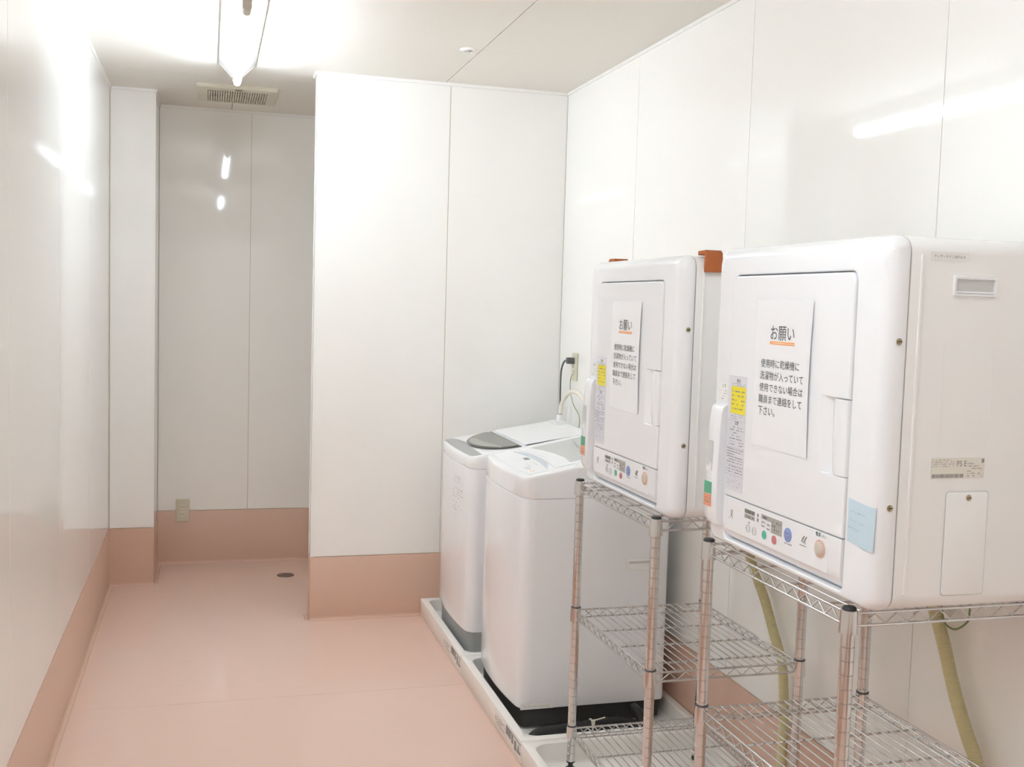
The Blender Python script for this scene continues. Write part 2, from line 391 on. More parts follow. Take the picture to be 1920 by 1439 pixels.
sd = empty('ceiling_sensor', (.952, 4.086, H), 'small round white ceiling sensor beside a board joint', 'sensor')
MB().lathe([(.033, 0), (.033, -.003), (.029, -.007), (.018, -.008), (.0165, -.003)], 24).build('ring', 'trim', sd, smooth=40, fix=True)
MB().lathe([(.017, -.0029), (.016, -.004)], 20).build('socket', 'slot', sd, fix=True)
MB().lathe([(.010, -.003), (.010, -.007), (.005, -.011)], 14, (-.003, .002, 0)).build('eye', 'recess', sd, smooth=40, fix=True)

# ------------------------------------------------------------------ outlets, floor drain
def outlet(face, loc, label, n_pairs=2, wd=.07, ht=.12):
    t = empty('wall_outlet', loc, label, 'outlet'); F = FACE[face].to_4x4()
    def fx_(o): o.data.transform(F); return o
    fx_(rbox('plate', (-wd/2, -ht/2, 0), (wd/2, ht/2, .007), .004, 'outlet', t))
    for k in (-1, 1):
        f = fx_(rbox('socket', (-.013, k*.019-.015, .007), (.013, k*.019+.015, .0088), .003, 'outlet_face', t, 2))
        for q in (-1, 1): fx_(MB().box((q*.0063-.0012, k*.019-.0045, .0088), (q*.0063+.0012, k*.019+.0045, .0092)).build('slot', 'slot', f))
    return t
outlet('side', (-.124, YB-.003, .289), 'beige double wall outlet straddling the skirting of the recess')
outlet('front', (XR, 4.505, 1.162), 'cream wall outlet above the washing machines with a dark plug in it', wd=.07, ht=.125)
dr = empty('floor_drain', (.394, 5.546, 0), 'small round dark floor drain cover in the recess', 'drain')
MB().lathe([(.044, -.001), (.044, .0015), (.041, .003), (.037, .003)], 28).build('rim', 'drain', dr, smooth=40)
MB().lathe([(.036, .0005), (.036, .0026), (.033, .0034)], 28).build('cover', 'drain', dr, smooth=40)
MB().box((-.012, -.0015, .0034), (.012, .0015, .0038)).build('pry_slot', 'slot', dr)

# ------------------------------------------------------------------ drain pans
def pan(y0, y1, label, printed):
    cy = (y0+y1)/2; hy = (y1-y0)/2; x0, x1 = .943, XR-.006; t = empty('washer_pan', (x0, cy, 0), label, 'washer pan', 'white washer pans in a row')
    X = x1-x0; rings = []
    for ins, z, r in ((.004, 0, .012), (.001, .004, .012), (0, .074, .010), (.001, .078, .010), (.004, .080, .008)): rings.append([(x, y, z) for x, y in rrect(ins, X-ins, -hy+ins, hy-ins, r)])
    for ins, z, r in ((.027, .080, .045), (.030, .077, .045), (.034, .026, .045), (.040, .020, .04)): rings.append([(x, y, z) for x, y in rrect(ins, X-ins, -hy+ins, hy-ins, r)])
    MB().loft(rings).build('tray', 'pan', t, smooth=40, fix=True)
    MB().lathe([(.05, .0201), (.05, .0225), (.042, .024), (.012, .0235)], 20, (X*.5, 0, 0)).build('trap_cover', 'pan', t, smooth=40)
    if printed:   # print on the front face, near its camera end
        marks('caution_text', .12, .034, 4, 'front', (-.0004, -hy+.30, .026), 'ink_grey', t, 5, .75, .5, .7)
        a = MB(); 
        for (u0, u1, v0, v1) in ((0, .17, .037, .041), (0, .06, .012, .037), (.066, .085, .008, .036), (.10, .12, .0, .03), (.13, .165, .004, .012), (.14, .15, .014, .03)):
            n = len(a.v); a.v += [(u0, v0, 0), (u1, v0, 0), (u1, v1, 0), (u0, v1, 0)]; a.f.append((n, n+1, n+2, n+3))
        link('caution_mark', place(mesh('caution_mark', a.v, a.f), 'front', (-.0004, -hy+.165, .027)), 'ink_grey', t)
    return t
pan(3.911, 4.728, 'white plastic pan under the far washing machine with the smoky lid', True)
pan(3.090, 3.909, 'white plastic pan under the nearer washing machine, hose lying in it', True)
pan(2.270, 3.088, 'white plastic pan without a washer, holding the feet of the far wire rack', False)

# ------------------------------------------------------------------ washing machines
def outline(w, d, ins, bulge, rf=.045, rb=.02, n=6):
    hw = w/2
    pts = rrect(ins, d-ins, -hw+ins, hw-ins, (max(rb-ins, .004), max(rf-ins, .006), max(rf-ins, .006), max(rb-ins, .004)), n)
    # split the long front edge so that it can bow outwards
    out = []
    for i, p in enumerate(pts):
        out.append(p); q = pts[(i+1) % len(pts)]
        if abs(p[0]-ins) < 1e-6 and abs(q[0]-ins) < 1e-6 and abs(p[1]-q[1]) > .2:
            for k in range(1, 10): out.append((p[0], p[1]+(q[1]-p[1])*k/10))
    return [(x+bulge*((y/hw)**2)*max(0, 1-x/.12), y) for x, y in out]
def washer_shell(t, w, d, z_seam, top, base_mat, z_base, bulge, lip=.022):
    ring = lambda ins, zf: [(x, y, zf(x) if callable(zf) else zf) for x, y in outline(w, d, ins, bulge)]
    MB().loft([ring(.014, .012), ring(.012, z_base-.002)]).build('base', base_mat, t, smooth=35, fix=True)
    for sx in (.06, d-.06):
        for sy in (-1, 1): MB().lathe([(.02, 0), (.022, .004), (.022, .012)], 14, (sx, sy*(w/2-.06), 0)).build('foot', 'black_plastic', t, smooth=40)
    MB().loft([ring(.008, z_base-.001), ring(.002, z_base+.002), ring(0, z_base+.008), ring(0, z_seam-.0015), ring(.002, z_seam)]).build('cabinet', 'washer', t, smooth=35, fix=True)
    MB().loft([ring(.004, z_seam), ring(.004, z_seam+.003)]).build('seam', 'recess', t)
    c = MB().loft([ring(.0015, z_seam+.002), ring(0, z_seam+.004), ring(0, lambda x: top(x)-lip), ring(.0008, lambda x: top(x)-lip*.5), ring(.0030, lambda x: top(x)-lip*.16), ring(.0055, lambda x: top(x)-.0004), ring(.010, top)]).build('top_cover', 'washer_top', t, smooth=35, fix=True)
    return c
def flat_on(name, poly, top, h0, h1, m, parent, bevel=.0):
    """plate lying on the sloped top"""
    rs = [[(x, y, top(x)+h0) for x, y in poly]]
    if bevel:
        cx = sum(p[0] for p in poly)/len(poly); cy = sum(p[1] for p in poly)/len(poly)
        sh = lambda k: [(x+(cx-x)*k, y+(cy-y)*k) for x, y in poly]
        rs += [[(x, y, top(x)+h1-bevel) for x, y in poly], [(x, y, top(x)+h1) for x, y in sh(bevel*6)]]
    else: rs.append([(x, y, top(x)+h1) for x, y in poly])
    return MB().loft(rs).build(name, m, parent, smooth=30, fix=True)

# far washer: smoky lid
ZP = .020
W1 = empty('washing_machine', (.978, 4.300, ZP), 'far white top-loading washer with smoky window lid by the partition', 'washer', 'washing machines in the pans')
t1 = lambda x: .828-ZP+.165*x
washer_shell(W1, .552, .535, .782-ZP, t1, 'grey_base', .128-ZP, .016)
pg = [(.012+.012*(y/.27)**2, y) for y in (.235, .15, 0, -.15, -.235)]+[(.028, -.252), (.062, -.252), (.064, -.2), (.066, -.1), (.074, 0), (.078, .1), (.070, .2), (.060, .252), (.028, .252)]
flat_on('control_strip', pg, t1, -.002, .0012, 'panel_grey', W1)
arc = [(.243-.166*math.cos(R(a))**.75, -.0+.228*math.sin(R(a))) for a in range(-86, 87, 8)]
lidp = [(.243, -.232)]+[(.48, -.232), (.48, .232), (.243, .232)]
lid = flat_on('lid', lidp, t1, .001, .009, 'washer_top', W1, .002)
win = arc
flat_on('lid_window', win, t1, .001, .0085, 'smoke', lid, .002)
arc2 = [(.243-.172*math.cos(R(a))**.75, .236*math.sin(R(a))) for a in range(-88, 89, 8)]
flat_on('window_rim', arc2, t1, .0006, .004, 'smoke_edge', lid)
lip = [(.243-.160*math.cos(R(a))**.75, .222*math.sin(R(a))) for a in range(-62, 41, 6)]+[(.125, .10), (.128, .04), (.133, -.03), (.140, -.10), (.150, -.16)]
flat_on('window_handle', lip, t1, .0082, .0092, 'smoke_light', lid)
for yy in (-.2335,): 
    MB().loft([[(.25, yy, t1(.25)+.001), (.25, yy, t1(.25)+.0045), (.47, yy, t1(.47)+.0045), (.47, yy, t1(.47)+.001)], [(.25, yy+.002, t1(.25)+.001), (.25, yy+.002, t1(.25)+.0045), (.47, yy+.002, t1(.47)+.0045), (.47, yy+.002, t1(.47)+.001)]]).build('lid_shadow_gap', 'gap', lid, fix=True)
flat_on('rear_deck', rrect(.487, .525, -.255, .255, .006, 3), t1, -.001, .007, 'washer_top', W1, .002)
def top_text(name, s, wd, x, y, top, h, m, parent, ht=None):
    me = place(text_mesh(s, wd, 0, ht), 'top', (x, y, 0))
    for v in me.vertices: v.co.z = top(v.co.x)+h
    return link(name, me, m, parent)
def top_marks(name, wd, ht, rows, x, y, top, h, m, parent, seed, **k):
    o = marks(name, wd, ht, rows, 'top', (x, y, 0), m, parent, seed, **k)
    for v in o.data.vertices: v.co.z = top(v.co.x)+h
    return o
top_marks('button_print', .16, .022, 2, .084, -.06, t1, .0006, 'ink_faint', W1, 3, fill=.6, th=.4)
top_marks('lid_print', .05, .016, 2, .335, .1, t1, .0094, 'ink_faint', lid, 9, fill=.5, th=.3)
# printed instructions on the front right of the cabinet
for k, (zz, hh, sd_) in enumerate(((.70, .035, 1), (.635, .055, 2), (.585, .045, 3))):
    fp = marks('front_print', .15, hh*.9, 4, 'front', (0, -.03, zz-ZP), 'ink_grey', W1, 20+k, fill=.5, th=.35, cell=.9)
    for v in fp.data.vertices: v.co.x = .016*(v.co.y/.276)**2-.0008
MB().lathe([(.016, 0), (.016, .006), (.012, .008)], 14, (.495, .115, t1(.5))).build('inlet_connector', 'washer_top', W1, smooth=40)
MB().box((.47, .075, t1(.5)), (.52, .095, t1(.5)+.022)).build('inlet_lug', 'washer_top', W1)

# nearer washer
W2 = empty('washing_machine', (.980, 3.570, ZP), 'nearer white top-loading washer with clear lid window and black base', 'washer', 'washing machines in the pans')
t2 = lambda x: .866-ZP+.195*x
washer_shell(W2, .545, .537, .797-ZP, t2, 'dark_base', .092-ZP, .020, .014)
flat_on('control_panel', [(.03+.012*(y/.25)**2, y) for y in (.232, .12, 0, -.12, -.232)]+[(.105, -.240), (.120, -.1), (.124, 0), (.120, .1), (.105, .240)], t2, -.001, .0012, 'washer_top', W2)
lid2 = flat_on('lid', [(.134, -.215), (.46, -.232), (.46, .232), (.134, .215), (.142, .1), (.144, 0), (.142, -.1)], t2, .0, .0035, 'washer_top', W2, .001)
flat_on('lid_window', [(.172, .195), (.192, .1), (.204, 0), (.207, -.1), (.196, -.19), (.42, -.205), (.42, .205)], t2, .0034, .0042, 'glass_grey', lid2)
hs = [(.110+.016*(1-(y/.2)**2), y) for y in (.2, .15, .1, .05, 0, -.05, -.1, -.15, -.2)]
he = [(x+.020*(1-(y/.2)**2)**.6+.0015, y) for x, y in reversed(hs)]
flat_on('lid_grip', hs+he, t2, .0009, .0018, 'blue_pale', lid2)
flat_on('grip_edge', [(x+.010*(1-(y/.2)**2)**.6, y) for x, y in hs]+[(x+.016*(1-(y/.2)**2)**.6+.001, y) for x, y in reversed(hs)], t2, .0016, .0024, 'ink_faint', lid2)
flat_on('display', [(.098, .045), (.098, .005), (.115, .005), (.115, .045)], t2, .001, .0018, 'disp_dark', W2)
top_marks('button_print', .26, .045, 4, .045, .13, t2, .0014, 'ink_faint', W2, 4, fill=.35, th=.3, cell=.8)
top_marks('button_print', .10, .034, 3, .075, -.03, t2, .0014, 'ink_grey', W2, 6, fill=.45, th=.3, cell=.8)
flat_on('start_button', rrect(.058, .072, -.15, -.11, .004, 3), t2, .001, .002, 'blue_pale', W2)
flat_on('course_button', rrect(.060, .070, -.20, -.165, .003, 3), t2, .001, .002, 'btn_ring', W2)
top_marks('brand_print', .04, .008, 1, .152, .02, t2, .0039, 'ink_faint', W2, 8, fill=.9, th=.5)
# raised bar along the near edge of the lid
b = MB(); b.loft([[(x, -.240, t2(x)-.012), (x, -.240, t2(x)+.0035), (x, -.264, t2(x)+.0015), (x, -.2738, t2(x)-.006), (x, -.2738, t2(x)-.020)] for x in (.20, .46)])
b.build('lid_side_bar', 'white_side', W2, fix=True)
# carry grip in the near side
g = MB().loft([[(x, -.2726, z) for x, z in rrect(.38, .475, .528, .566, .006, 3)], [(x, -.2738, z) for x, z in rrect(.382, .473, .530, .564, .006, 3)], [(x, -.2738, z) for x, z in rrect(.388, .467, .534, .560, .004, 3)], [(x, -.2728, z) for x, z in rrect(.389, .466, .535, .559, .004, 3)]]).build('side_grip', 'white_side', W2, smooth=40, fix=True)
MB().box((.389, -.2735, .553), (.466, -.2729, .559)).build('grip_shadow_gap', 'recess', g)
pl = plate('name_strip', .115, .018, 'side', (.022, -.2725, .074), 'label_white', W2)
text('lettering', 'テレサータイ6 20.10.20', .092, 'side', (.032, -.2731, .0795), 'ink_faint', pl, height=.007)
disc('badge', .010, 'side', (.058, -.2725, .797), 'washer', W2, .001)

# ------------------------------------------------------------------ hoses, cords
def thing_tube(name, pts, r, m, label, cat, n=8, seg=10, rib=0, ribstep=.0012, smooth=60):
    sp = spline(pts, n)
    if rib:
        # resample evenly and give every second ring a larger radius
        out = [sp[0]]; acc = 0
        for a, b_ in zip(sp[:-1], sp[1:]):
            d = (b_-a).length; k = 0
            while acc+d >= ribstep:
                f = (ribstep-acc)/d if d else 1; a = a+(b_-a)*f; out.append(a); d = (b_-a).length; acc = 0
            acc += d
        rads = [r+(rib if (i//2) % 2 else 0) for i in range(len(out))]
        o = MB().tube(out, r, seg, rads).build(name, m, smooth=70)
    else: o = MB().tube(sp, r, seg).build(name, m, smooth=smooth)
    return tag(o, label, cat)
# plug + flex of the far washer
pc = empty('power_cord', (1.568, 4.505, 1.190), 'dark power cord with plug hanging from the wall outlet behind the washers', 'power cord')
rb = rbox('plug', (-.034, -.012, -.014), (-.0005, .014, .014), .005, 'cord_dark', pc)
MB().loft([[(-.018+x, .014, z) for x, z in ((-.009, -.008), (.009, -.008), (.009, .008), (-.009, .008))], [(-.018+x, .05, -.002+z) for x, z in ((-.005, -.004), (.005, -.004), (.005, .004), (-.005, .004))]]).build('strain_relief', 'cord_dark', pc, fix=True)
MB().tube(spline([(-.018, .045, -.001), (-.018, .085, -.012), (-.018, .118, -.055), (-.018, .122, -.14), (-.018, .119, -.205), (-.018, .119, -.29), (-.02, .11, -.5)]), .0042, 8).build('flex', 'cord_dark', pc, smooth=60)
thing_tube('earth_wire', [(1.566, 4.500, 1.135), (1.560, 4.516, 1.110), (1.558, 4.511, 1.062), (1.558, 4.468, 1.002), (1.556, 4.378, .957), (1.552, 4.360, .912), (1.548, 4.385, .85), (1.548, 4.40, .6)], .0016, 'wire_green', 'thin green earth wire running down the wall from the outlet', 'wire')
ih = empty('inlet_hose', (1.48, 4.415, .90), 'cream water hose arching up from the far washer inlet', 'hose')
MB().tube(spline([(0, 0, .045), (.008, .008, .075), (.012, .010, .105), (.018, -.03, .145), (.022, -.10, .168), (.026, -.18, .160), (.030, -.245, .125), (.034, -.275, .07), (.036, -.28, -.05)]), .0095, 12).build('pipe', 'hose_cream', ih, smooth=60)
MB().lathe([(.013, .02), (.014, .03), (.0125, .055), (.0105, .06)], 14).build('coupling', 'washer_top', ih, smooth=40)
MB().lathe([(.0112, .058), (.0115, .061), (.0112, .064)], 14).build('clip', 'chrome', ih, smooth=40)
# black drain hose in front of the nearer washer
dh = empty('drain_hose', (1.0, 3.20, .022), 'black corrugated drain hose lying in the pan beside the nearer washer', 'hose')
hp = spline([(.00, -.055, .022), (.012, -.02, .024), (.05, .012, .025), (.11, .022, .026), (.20, .026, .028), (.27, .03, .030), (.33, .035, .032)], 8)
rads = [.0185+(.0012 if i % 2 else 0) for i in range(len(hp))]
MB().tube(hp, .019, 12, rads).build('pipe', 'black_plastic', dh, smooth=70)
MB().tube(spline([(.40, .085, .055), (.40, .045, .055), (.40, .018, .045), (.40, .005, .022), (.40, .0, .004)], 5), .017, 12).build('elbow', 'black_plastic', dh, smooth=60)
MB().tube(spline([(.33, .035, .032), (.37, .03, .024), (.40, .005, .016)], 5), .015, 12).build('joint', 'black_plastic', dh, smooth=60)
cl = MB().tube([(.226, .0275+.021*math.cos(R(a)), .029+.021*math.sin(R(a))) for a in range(-30, 212, 15)], .003, 6).build('clamp', 'outlet_face', dh, smooth=50)
MB().box((.222, .004, .040), (.232, .012, .056)).build('clamp_ear', 'outlet_face', cl)
MB().tube([(.226, .01, .052), (.27, .012, .060)], .0022, 6).build('clamp_wire', 'outlet_face', cl)
thing_tube('dryer_hose', [(1.53, 2.86, .900), (1.545, 2.830, .80), (1.545, 2.803, .715), (1.545, 2.749, .656), (1.545, 2.697, .600), (1.545, 2.645, .530), (1.545, 2.594, .462), (1.545, 2.576, .392), (1.545, 2.568, .320), (1.54, 2.56, .16), (1.52, 2.55, .045)], .0125, 'hose_yellow', 'yellowed ribbed drain hose hanging between the two wire racks', 'hose', rib=.002)
thing_tube('dryer_hose', [(1.53, 2.00, .905), (1.545, 1.985, .84), (1.545, 1.968, .792), (1.545, 1.930, .720), (1.545, 1.887, .629), (1.545, 1.844, .558), (1.545, 1.806, .500), (1.54, 1.75, .36), (1.53, 1.70, .12)], .0135, 'hose_yellow', 'yellowed ribbed drain hose hanging behind the near wire rack', 'hose', rib=.002)
thing_tube('ground_wire', [(1.535, 1.955, .895), (1.545, 1.945, .80), (1.545, 1.931, .769), (1.545, 1.900, .764), (1.545, 1.868, .785), (1.545, 1.857, .81), (1.535, 1.85, .895)], .0022, 'wire_green', 'thin dark green wire looping below the near dryer', 'wire')

# ------------------------------------------------------------------ chrome wire racks
GR = 'chrome wire racks carrying the dryers'
def make_pole_mesh(z0, z1):
    prof = [(.0126, z0)]; z = z0+.03
    while z < z1-.02:
        prof += [(.0126, z-.0016), (.0112, z-.0007), (.0112, z+.0007), (.0126, z+.0016)]; z += .0254
    prof += [(.0126, z1)]
    b = MB().lathe(prof, 18); me = mesh('pole', b.v, b.f)
    for p in me.polygons: p.use_smooth = True
    me.set_sharp_from_angle(angle=R(50)); return me
def me_of(b, name, sm=50, fix=False):
    me = mesh(name, b.v, b.f)
    for p in me.polygons: p.use_smooth = True
    me.set_sharp_from_angle(angle=R(sm)); return me
def rack(loc, DX, DY, tops, zfoot, label):
    """origin at the far front post foot; posts at 0/DX and 0/-DY. tops = deck heights"""
    t = empty('wire_rack', loc, label, 'rack', GR); ztop = tops[0]+.004
    pole = make_pole_mesh(zfoot+.03, ztop-.003)
    cap = me_of(MB().lathe([(.0128, -.004), (.0128, .001), (.010, .0035), (.003, .004)], 16), 'cap')
    foot = me_of(MB().lathe([(.016, 0), (.017, .003), (.015, .012), (.008, .016), (.007, .03), (.013, .03), (.013, .034)], 16), 'foot')
    slv = me_of(MB().lathe([(.0145, -.040), (.0168, -.040), (.0168, -.038), (.0150, .001), (.0132, .002)], 20), 'sleeve')
    clip = me_of(MB().lathe([(.0130, .0), (.0146, .0), (.0146, .004), (.0130, .004)], 18), 'clip')
    corners = [(0, 0), (DX, 0), (0, -DY), (DX, -DY)]
    for x, y in corners:
        link('post', pole, 'chrome', t, (x, y, 0)); link('post_cap', cap, 'black_plastic', t, (x, y, ztop)); link('levelling_foot', foot, 'black_plastic', t, (x, y, zfoot))
    deck = me_of(MB().tube([(0, -.002, 0), (0, -DY+.002, 0)], .0017, 6), 'deck_wire')
    rod = me_of(MB().tube([(.0, 0, 0), (DX, 0, 0)], .0026, 6), 'cross_rod')
    def zig(L, ax):
        n = int(round((L-.06)/.0225)); pts = []
        for i in range(n+1):
            u = .03+(L-.06)*i/n; z = -.0085 if i % 2 else -.027
            pts.append((u, 0, z) if ax == 'x' else (0, -u, z))
        return me_of(MB().tube(pts, .0016, 6), 'truss_wire')
    zx, zy = zig(DX, 'x'), zig(DY, 'y')
    for k, z in enumerate(tops):
        b = MB()
        for dz in (-.006, -.029):
            for y in (0, -DY): b.tube([(.014, y, dz), (DX-.014, y, dz)], .0029, 8)
            for x in (0, DX): b.tube([(x, -.014, dz), (x, -DY+.014, dz)], .0029, 8)
        for x, y in corners:     # rail ends welded to the sleeves
            sx = 1 if x == 0 else -1; sy = -1 if y == 0 else 1
        s = link('shelf', me_of(b, 'shelf_frame'), 'chrome', t, (0, 0, z))
        for x, y in corners: link('corner_sleeve', slv, 'chrome', s, (x, y, 0))
        if k:
            for x, y in corners: link('locking_clip', clip, 'gap', s, (x, y, .001))
        for y in (0, -DY): link('truss_wire', zx, 'chrome', s, (0, y, 0))
        for x in (0, DX): link('truss_wire', zy, 'chrome', s, (x, 0, 0))
        for i in range(17): link('deck_wire', deck, 'chrome', s, (DX*(i+1)/18, 0, -.003))
        for f in (.125, .375, .625, .875): link('cross_rod', rod, 'chrome', s, (0, -DY*f, -.0072))
    return t
rack((1.070, 2.978, .020), .420, .565, [.912-.02, .527-.02, .160-.02], 0, 'chrome wire rack under the far dryer, standing in the empty pan')
rack((1.090, 2.163, 0), .420, .550, [.911, .530, .150], 0, 'nearest chrome wire rack, under the dryer with the blue note')

# ------------------------------------------------------------------ dryers
DW, DH, DD = .315, .647, .44        # half width, height, depth
def dryer(loc, label, deck):
    t = empty('clothes_dryer', loc, label, 'dryer', 'white tumble dryers on the racks')
    HW = DW
    for sx in (.15, DD-.06):
        for sy in (-1, 1): MB().lathe([(.018, deck-loc[2]), (.018, .0), (.02, .004)], 14, (sx, sy*.23, 0)).build('foot', 'black_plastic', t, smooth=40)
    # cabinet
    rr_ = lambda ins, x, r: [(x, y, z) for y, z in rrect(-HW+ins, HW-ins, ins, DH-ins, r, 7)]
    MB().loft([rr_(.0035, .0425, .028), rr_(.0015, .0432, .03), rr_(.001, .046, .03), rr_(.001, DD-.02, .03), rr_(.006, DD-.005, .026), rr_(.02, DD, .015)]).build('cabinet', 'white_side', t, smooth=35, fix=True)
    MB().loft([rr_(.003, .0385, .03), rr_(.003, .0435, .03)]).build('seam', 'seam_line', t)
    # front cover with a pocket for door and control panel
    rf = .030; rings = [rr_(.001, .040, .03), rr_(0, .038, .03), rr_(0, rf, .03)]
    for a in (15, 30, 45, 60, 75, 90):
        ins = rf*(1-math.cos(R(a)))*.9; xx = rf*(1-math.sin(R(a)))
        rings.append([(xx, y, z) for y, z in rrect(-HW+ins, HW-ins, ins*.42, DH-ins, max(.030-ins*.4, .012), 7)])
    py0, py1, pz0, pz1 = -.2265, .2295, .016, .5875
    pk = lambda ins, x, r: [(x, y, z) for y, z in rrect(py0+ins, py1-ins, pz0+ins, pz1-ins, (.022, .022, .016, .016), 7)]
    rings += [pk(-.002, 0, .02), pk(0, .002, .02), pk(0, .022, .02)]
    MB().loft(rings).build('front_cover', 'white', t, smooth=35, fix=True)
    # door, notched at the right for the grip
    ya, yb, za, zb = -.2240, .2275, .1115, .5845; nz0, nz1, ny = .221, .360, -.139
    c = rrect(ya, yb, za, zb, (.018, .018, .004, .004), 5)
    # c runs (yb,zb) (ya,zb) (ya,za) (yb,za): insert the notch on the ya edge going down
    out = []
    for i, p in enumerate(c):
        out.append(p); q = c[(i+1) % len(c)]
        if abs(p[0]-ya) < 1e-6 and abs(q[0]-ya) < 1e-6 and p[1]-q[1] > .2:
            out += [(ya, nz1), (ny, nz1), (ny, nz0), (ya, nz0)]
    door = prism('door', out, -.004, .019, 'x', 'white', t, .004, 3, 0)
    # finger pocket and grip
    pts = []
    b = MB(); prof = [(.019, ny+.003), (-.0035, ny+.003), (-.0025, ny-.004), (.004, ny-.016), (.011, ny-.026), (.013, ny-.040), (.016, ya+.003), (.019, ya+.003)]
    b.loft([[(x, y, nz0-.002) for x, y in prof], [(x, y, nz1+.002) for x, y in prof]]).build('finger_pocket', 'white', door, smooth=50, fix=True)
    rg = []
    for z, k in ((nz0+.0012, .0), (nz0+.006, .006), (nz0+.03, .010), ((nz0+nz1)/2, .012), (nz1-.03, .012), (nz1-.006, .011), (nz1-.0012, .009)):
        yl = ny-.034-.010*(1-k/.012)
        rg.append([(.015, ya+.0015, z), (-.002, ya+.0015, z), (-.0045, ya+.004, z), (-.0052, ya+.018, z), (-.0048, yl-.012, z), (-.002, yl-.003, z), (.004, yl, z), (.015, yl, z)])
    MB().loft(rg).build('door_grip', 'white', door, smooth=55, fix=True)
    # control panel: convex lower edge
    prof = [(.019, .1100), (-.003, .1100), (-.004, .1090)]+[(-.004, .052)]+[(-.004+.026*(1-math.cos(R(a))), .052-.034*math.sin(R(a))) for a in (12, 24, 36, 48, 60, 72)]+[(.019, .0185)]
    cp = MB().loft([[(x, ya, z) for x, z in prof], [(x, yb, z) for x, z in prof]]).build('control_panel', 'white', t, smooth=35, fix=True)
    cpx = -.0041
    plate('overlay', .40, .066, 'front', (cpx+.0001, .216, .040), 'white', cp, .0003, .004)
    cx_ = cpx-.0004
    # displays
    for (yl, wv, z0, hv, m) in ((.130, .042, .0905, .0085, 'disp_dark'), (.130, .042, .0800, .0085, 'disp_mid'), (.060, .039, .0915, .0095, 'disp_mid'), (.0195, .041, .0710, .030, 'disp_mid')):
        p_ = plate('display', wv, hv, 'front', (cx_, yl, z0), m, cp)
        marks('display_print', wv*.8, hv*.7, 1 if hv < .012 else 3, 'front', (cx_-.0006, yl-wv*.1, z0+hv*.15), 'ink', p_, int(yl*1e4), fill=.6, th=.7, cell=.5)
    for (yl, z0) in ((.077, .0915), (.077, .0820)): plate('indicator', .005, .0065, 'front', (cx_, yl, z0), 'disp_dark', cp)
    marks('panel_print', .014, .016, 2, 'front', (cx_-.0004, .058, .0735), 'ink_grey', cp, 1, fill=.9)
    marks('panel_print', .012, .016, 2, 'front', (cx_-.0004, .036, .0715), 'ink_grey', cp, 2, fill=.9)
    for (y, z, r_, m) in ((.0455, .0605, .0088, 'btn_green'), (.0065, .0590, .0088, 'btn_red'), (-.0445, .0800, .0140, 'btn_blue')):
        bt = disc('button', r_, 'front', (cx_, y, z), m, cp, .0012)
        marks('button_print', r_*1.1, r_*1.0, 2, 'front', (cx_-.0014, y+r_*.55, z-r_*.5), 'ink_grey', bt, int(z*1e4), fill=.7, th=.5, cell=.5)
    for y, z in ((.113, .0600), (.0865, .0590)):
        bt = disc('button', .0082, 'front', (cx_, y, z), 'ink_faint', cp, .0008, ring=.0006)
        marks('button_print', .010, .006, 2, 'front', (cx_-.0005, y+.005, z-.003), 'ink_grey', bt, int(y*1e4), fill=.6, th=.5, cell=.4)
    plate('pointer', .0025, .004, 'front', (cx_, .111, .0705), 'ink', cp)
    marks('button_caption', .030, .0055, 1, 'front', (cx_, -.0295, .0600), 'ink_grey', cp, 11, fill=.8, th=.6)
    # small emblems: a leaning leaf loop, and a twin swirl with caption
    for (pts_, ) in (([(0, 0), (.006, .004), (.010, .012), (.008, .017), (.004, .013), (.005, .006), (.012, .001)],),):
        MB().tube(spline([(cx_-.0002, .194-p[0], .068+p[1]) for p in pts_], 5), .0006, 4).build('emblem', 'ink_grey', cp)
    marks('emblem_caption', .026, .004, 1, 'front', (cx_, .204, .0635), 'ink_faint', cp, 12, fill=.8, th=.5)
    for dx in (0, .008):
        MB().tube(spline([(cx_-.0002, -.094-dx-p[0], .078+p[1]) for p in ((0, 0), (.004, .008), (.010, .013), (.006, .006), (.004, .001), (.008, -.001))], 5), .0006, 4).build('emblem', 'ink_grey', cp)
    marks('emblem_caption', .028, .0045, 1, 'front', (cx_, -.087, .0695), 'ink_grey', cp, 13, fill=.85, th=.6)
    text('power_lettering', '電源', .0165, 'front', (cx_, -.1415, .1005), 'ink', cp, .012)
    text('power_lettering', '(切/入)', .015, 'front', (cx_, -.1615, .1005), 'ink', cp, .008)
    pb = disc('power_button', .0165, 'front', (cx_, -.158, .0790), 'btn_ring', cp, .002, ring=.0022, seg=28)
    disc('power_cap', .0140, 'front', (cx_, -.158, .0790), 'btn_power', pb, .004, dome=.002, seg=28)
    disc('power_lamp', .0015, 'front', (cx_-.0022, -.158, .0935), 'btn_red', pb, .0006, seg=10)
    # filter handle at the far side of the front
    rg = []
    for z, k in ((.040, .0), (.043, .6), (.056, .92), (.10, 1.0), (.17, 1.0), (.25, .86), (.285, .72), (.300, .55), (.306, .15)):
        p = .0225*k; rg.append([(.004, .2335, z), (-p*.8-.001, .2335, z), (-p-.001, .2385, z), (-p-.002, .260, z), (-p-.001, .281, z), (-p*.8-.001, .2865, z), (.004, .2875, z)])
    fh = MB().loft(rg).build('filter_handle', 'white', t, smooth=45, fix=True)
    fxp = -.0247
    MB().loft([[(fxp+.001-.0004*s, y, z) for y, z in rrect(.250, .274, .158, .226, .004, 3)] for s in (0, 1)]).build('finger_slot', 'recess', fh)
    plate('slot_ledge', .022, .012, 'front', (fxp-.0001, .274, .158), 'white', fh, .0006, .003)
    for z in (.247, .254, .140): plate('groove', .020, .0012, 'front', (fxp+.0006 if z < .2 else -.0195, .272, z), 'recess', fh, .0006)
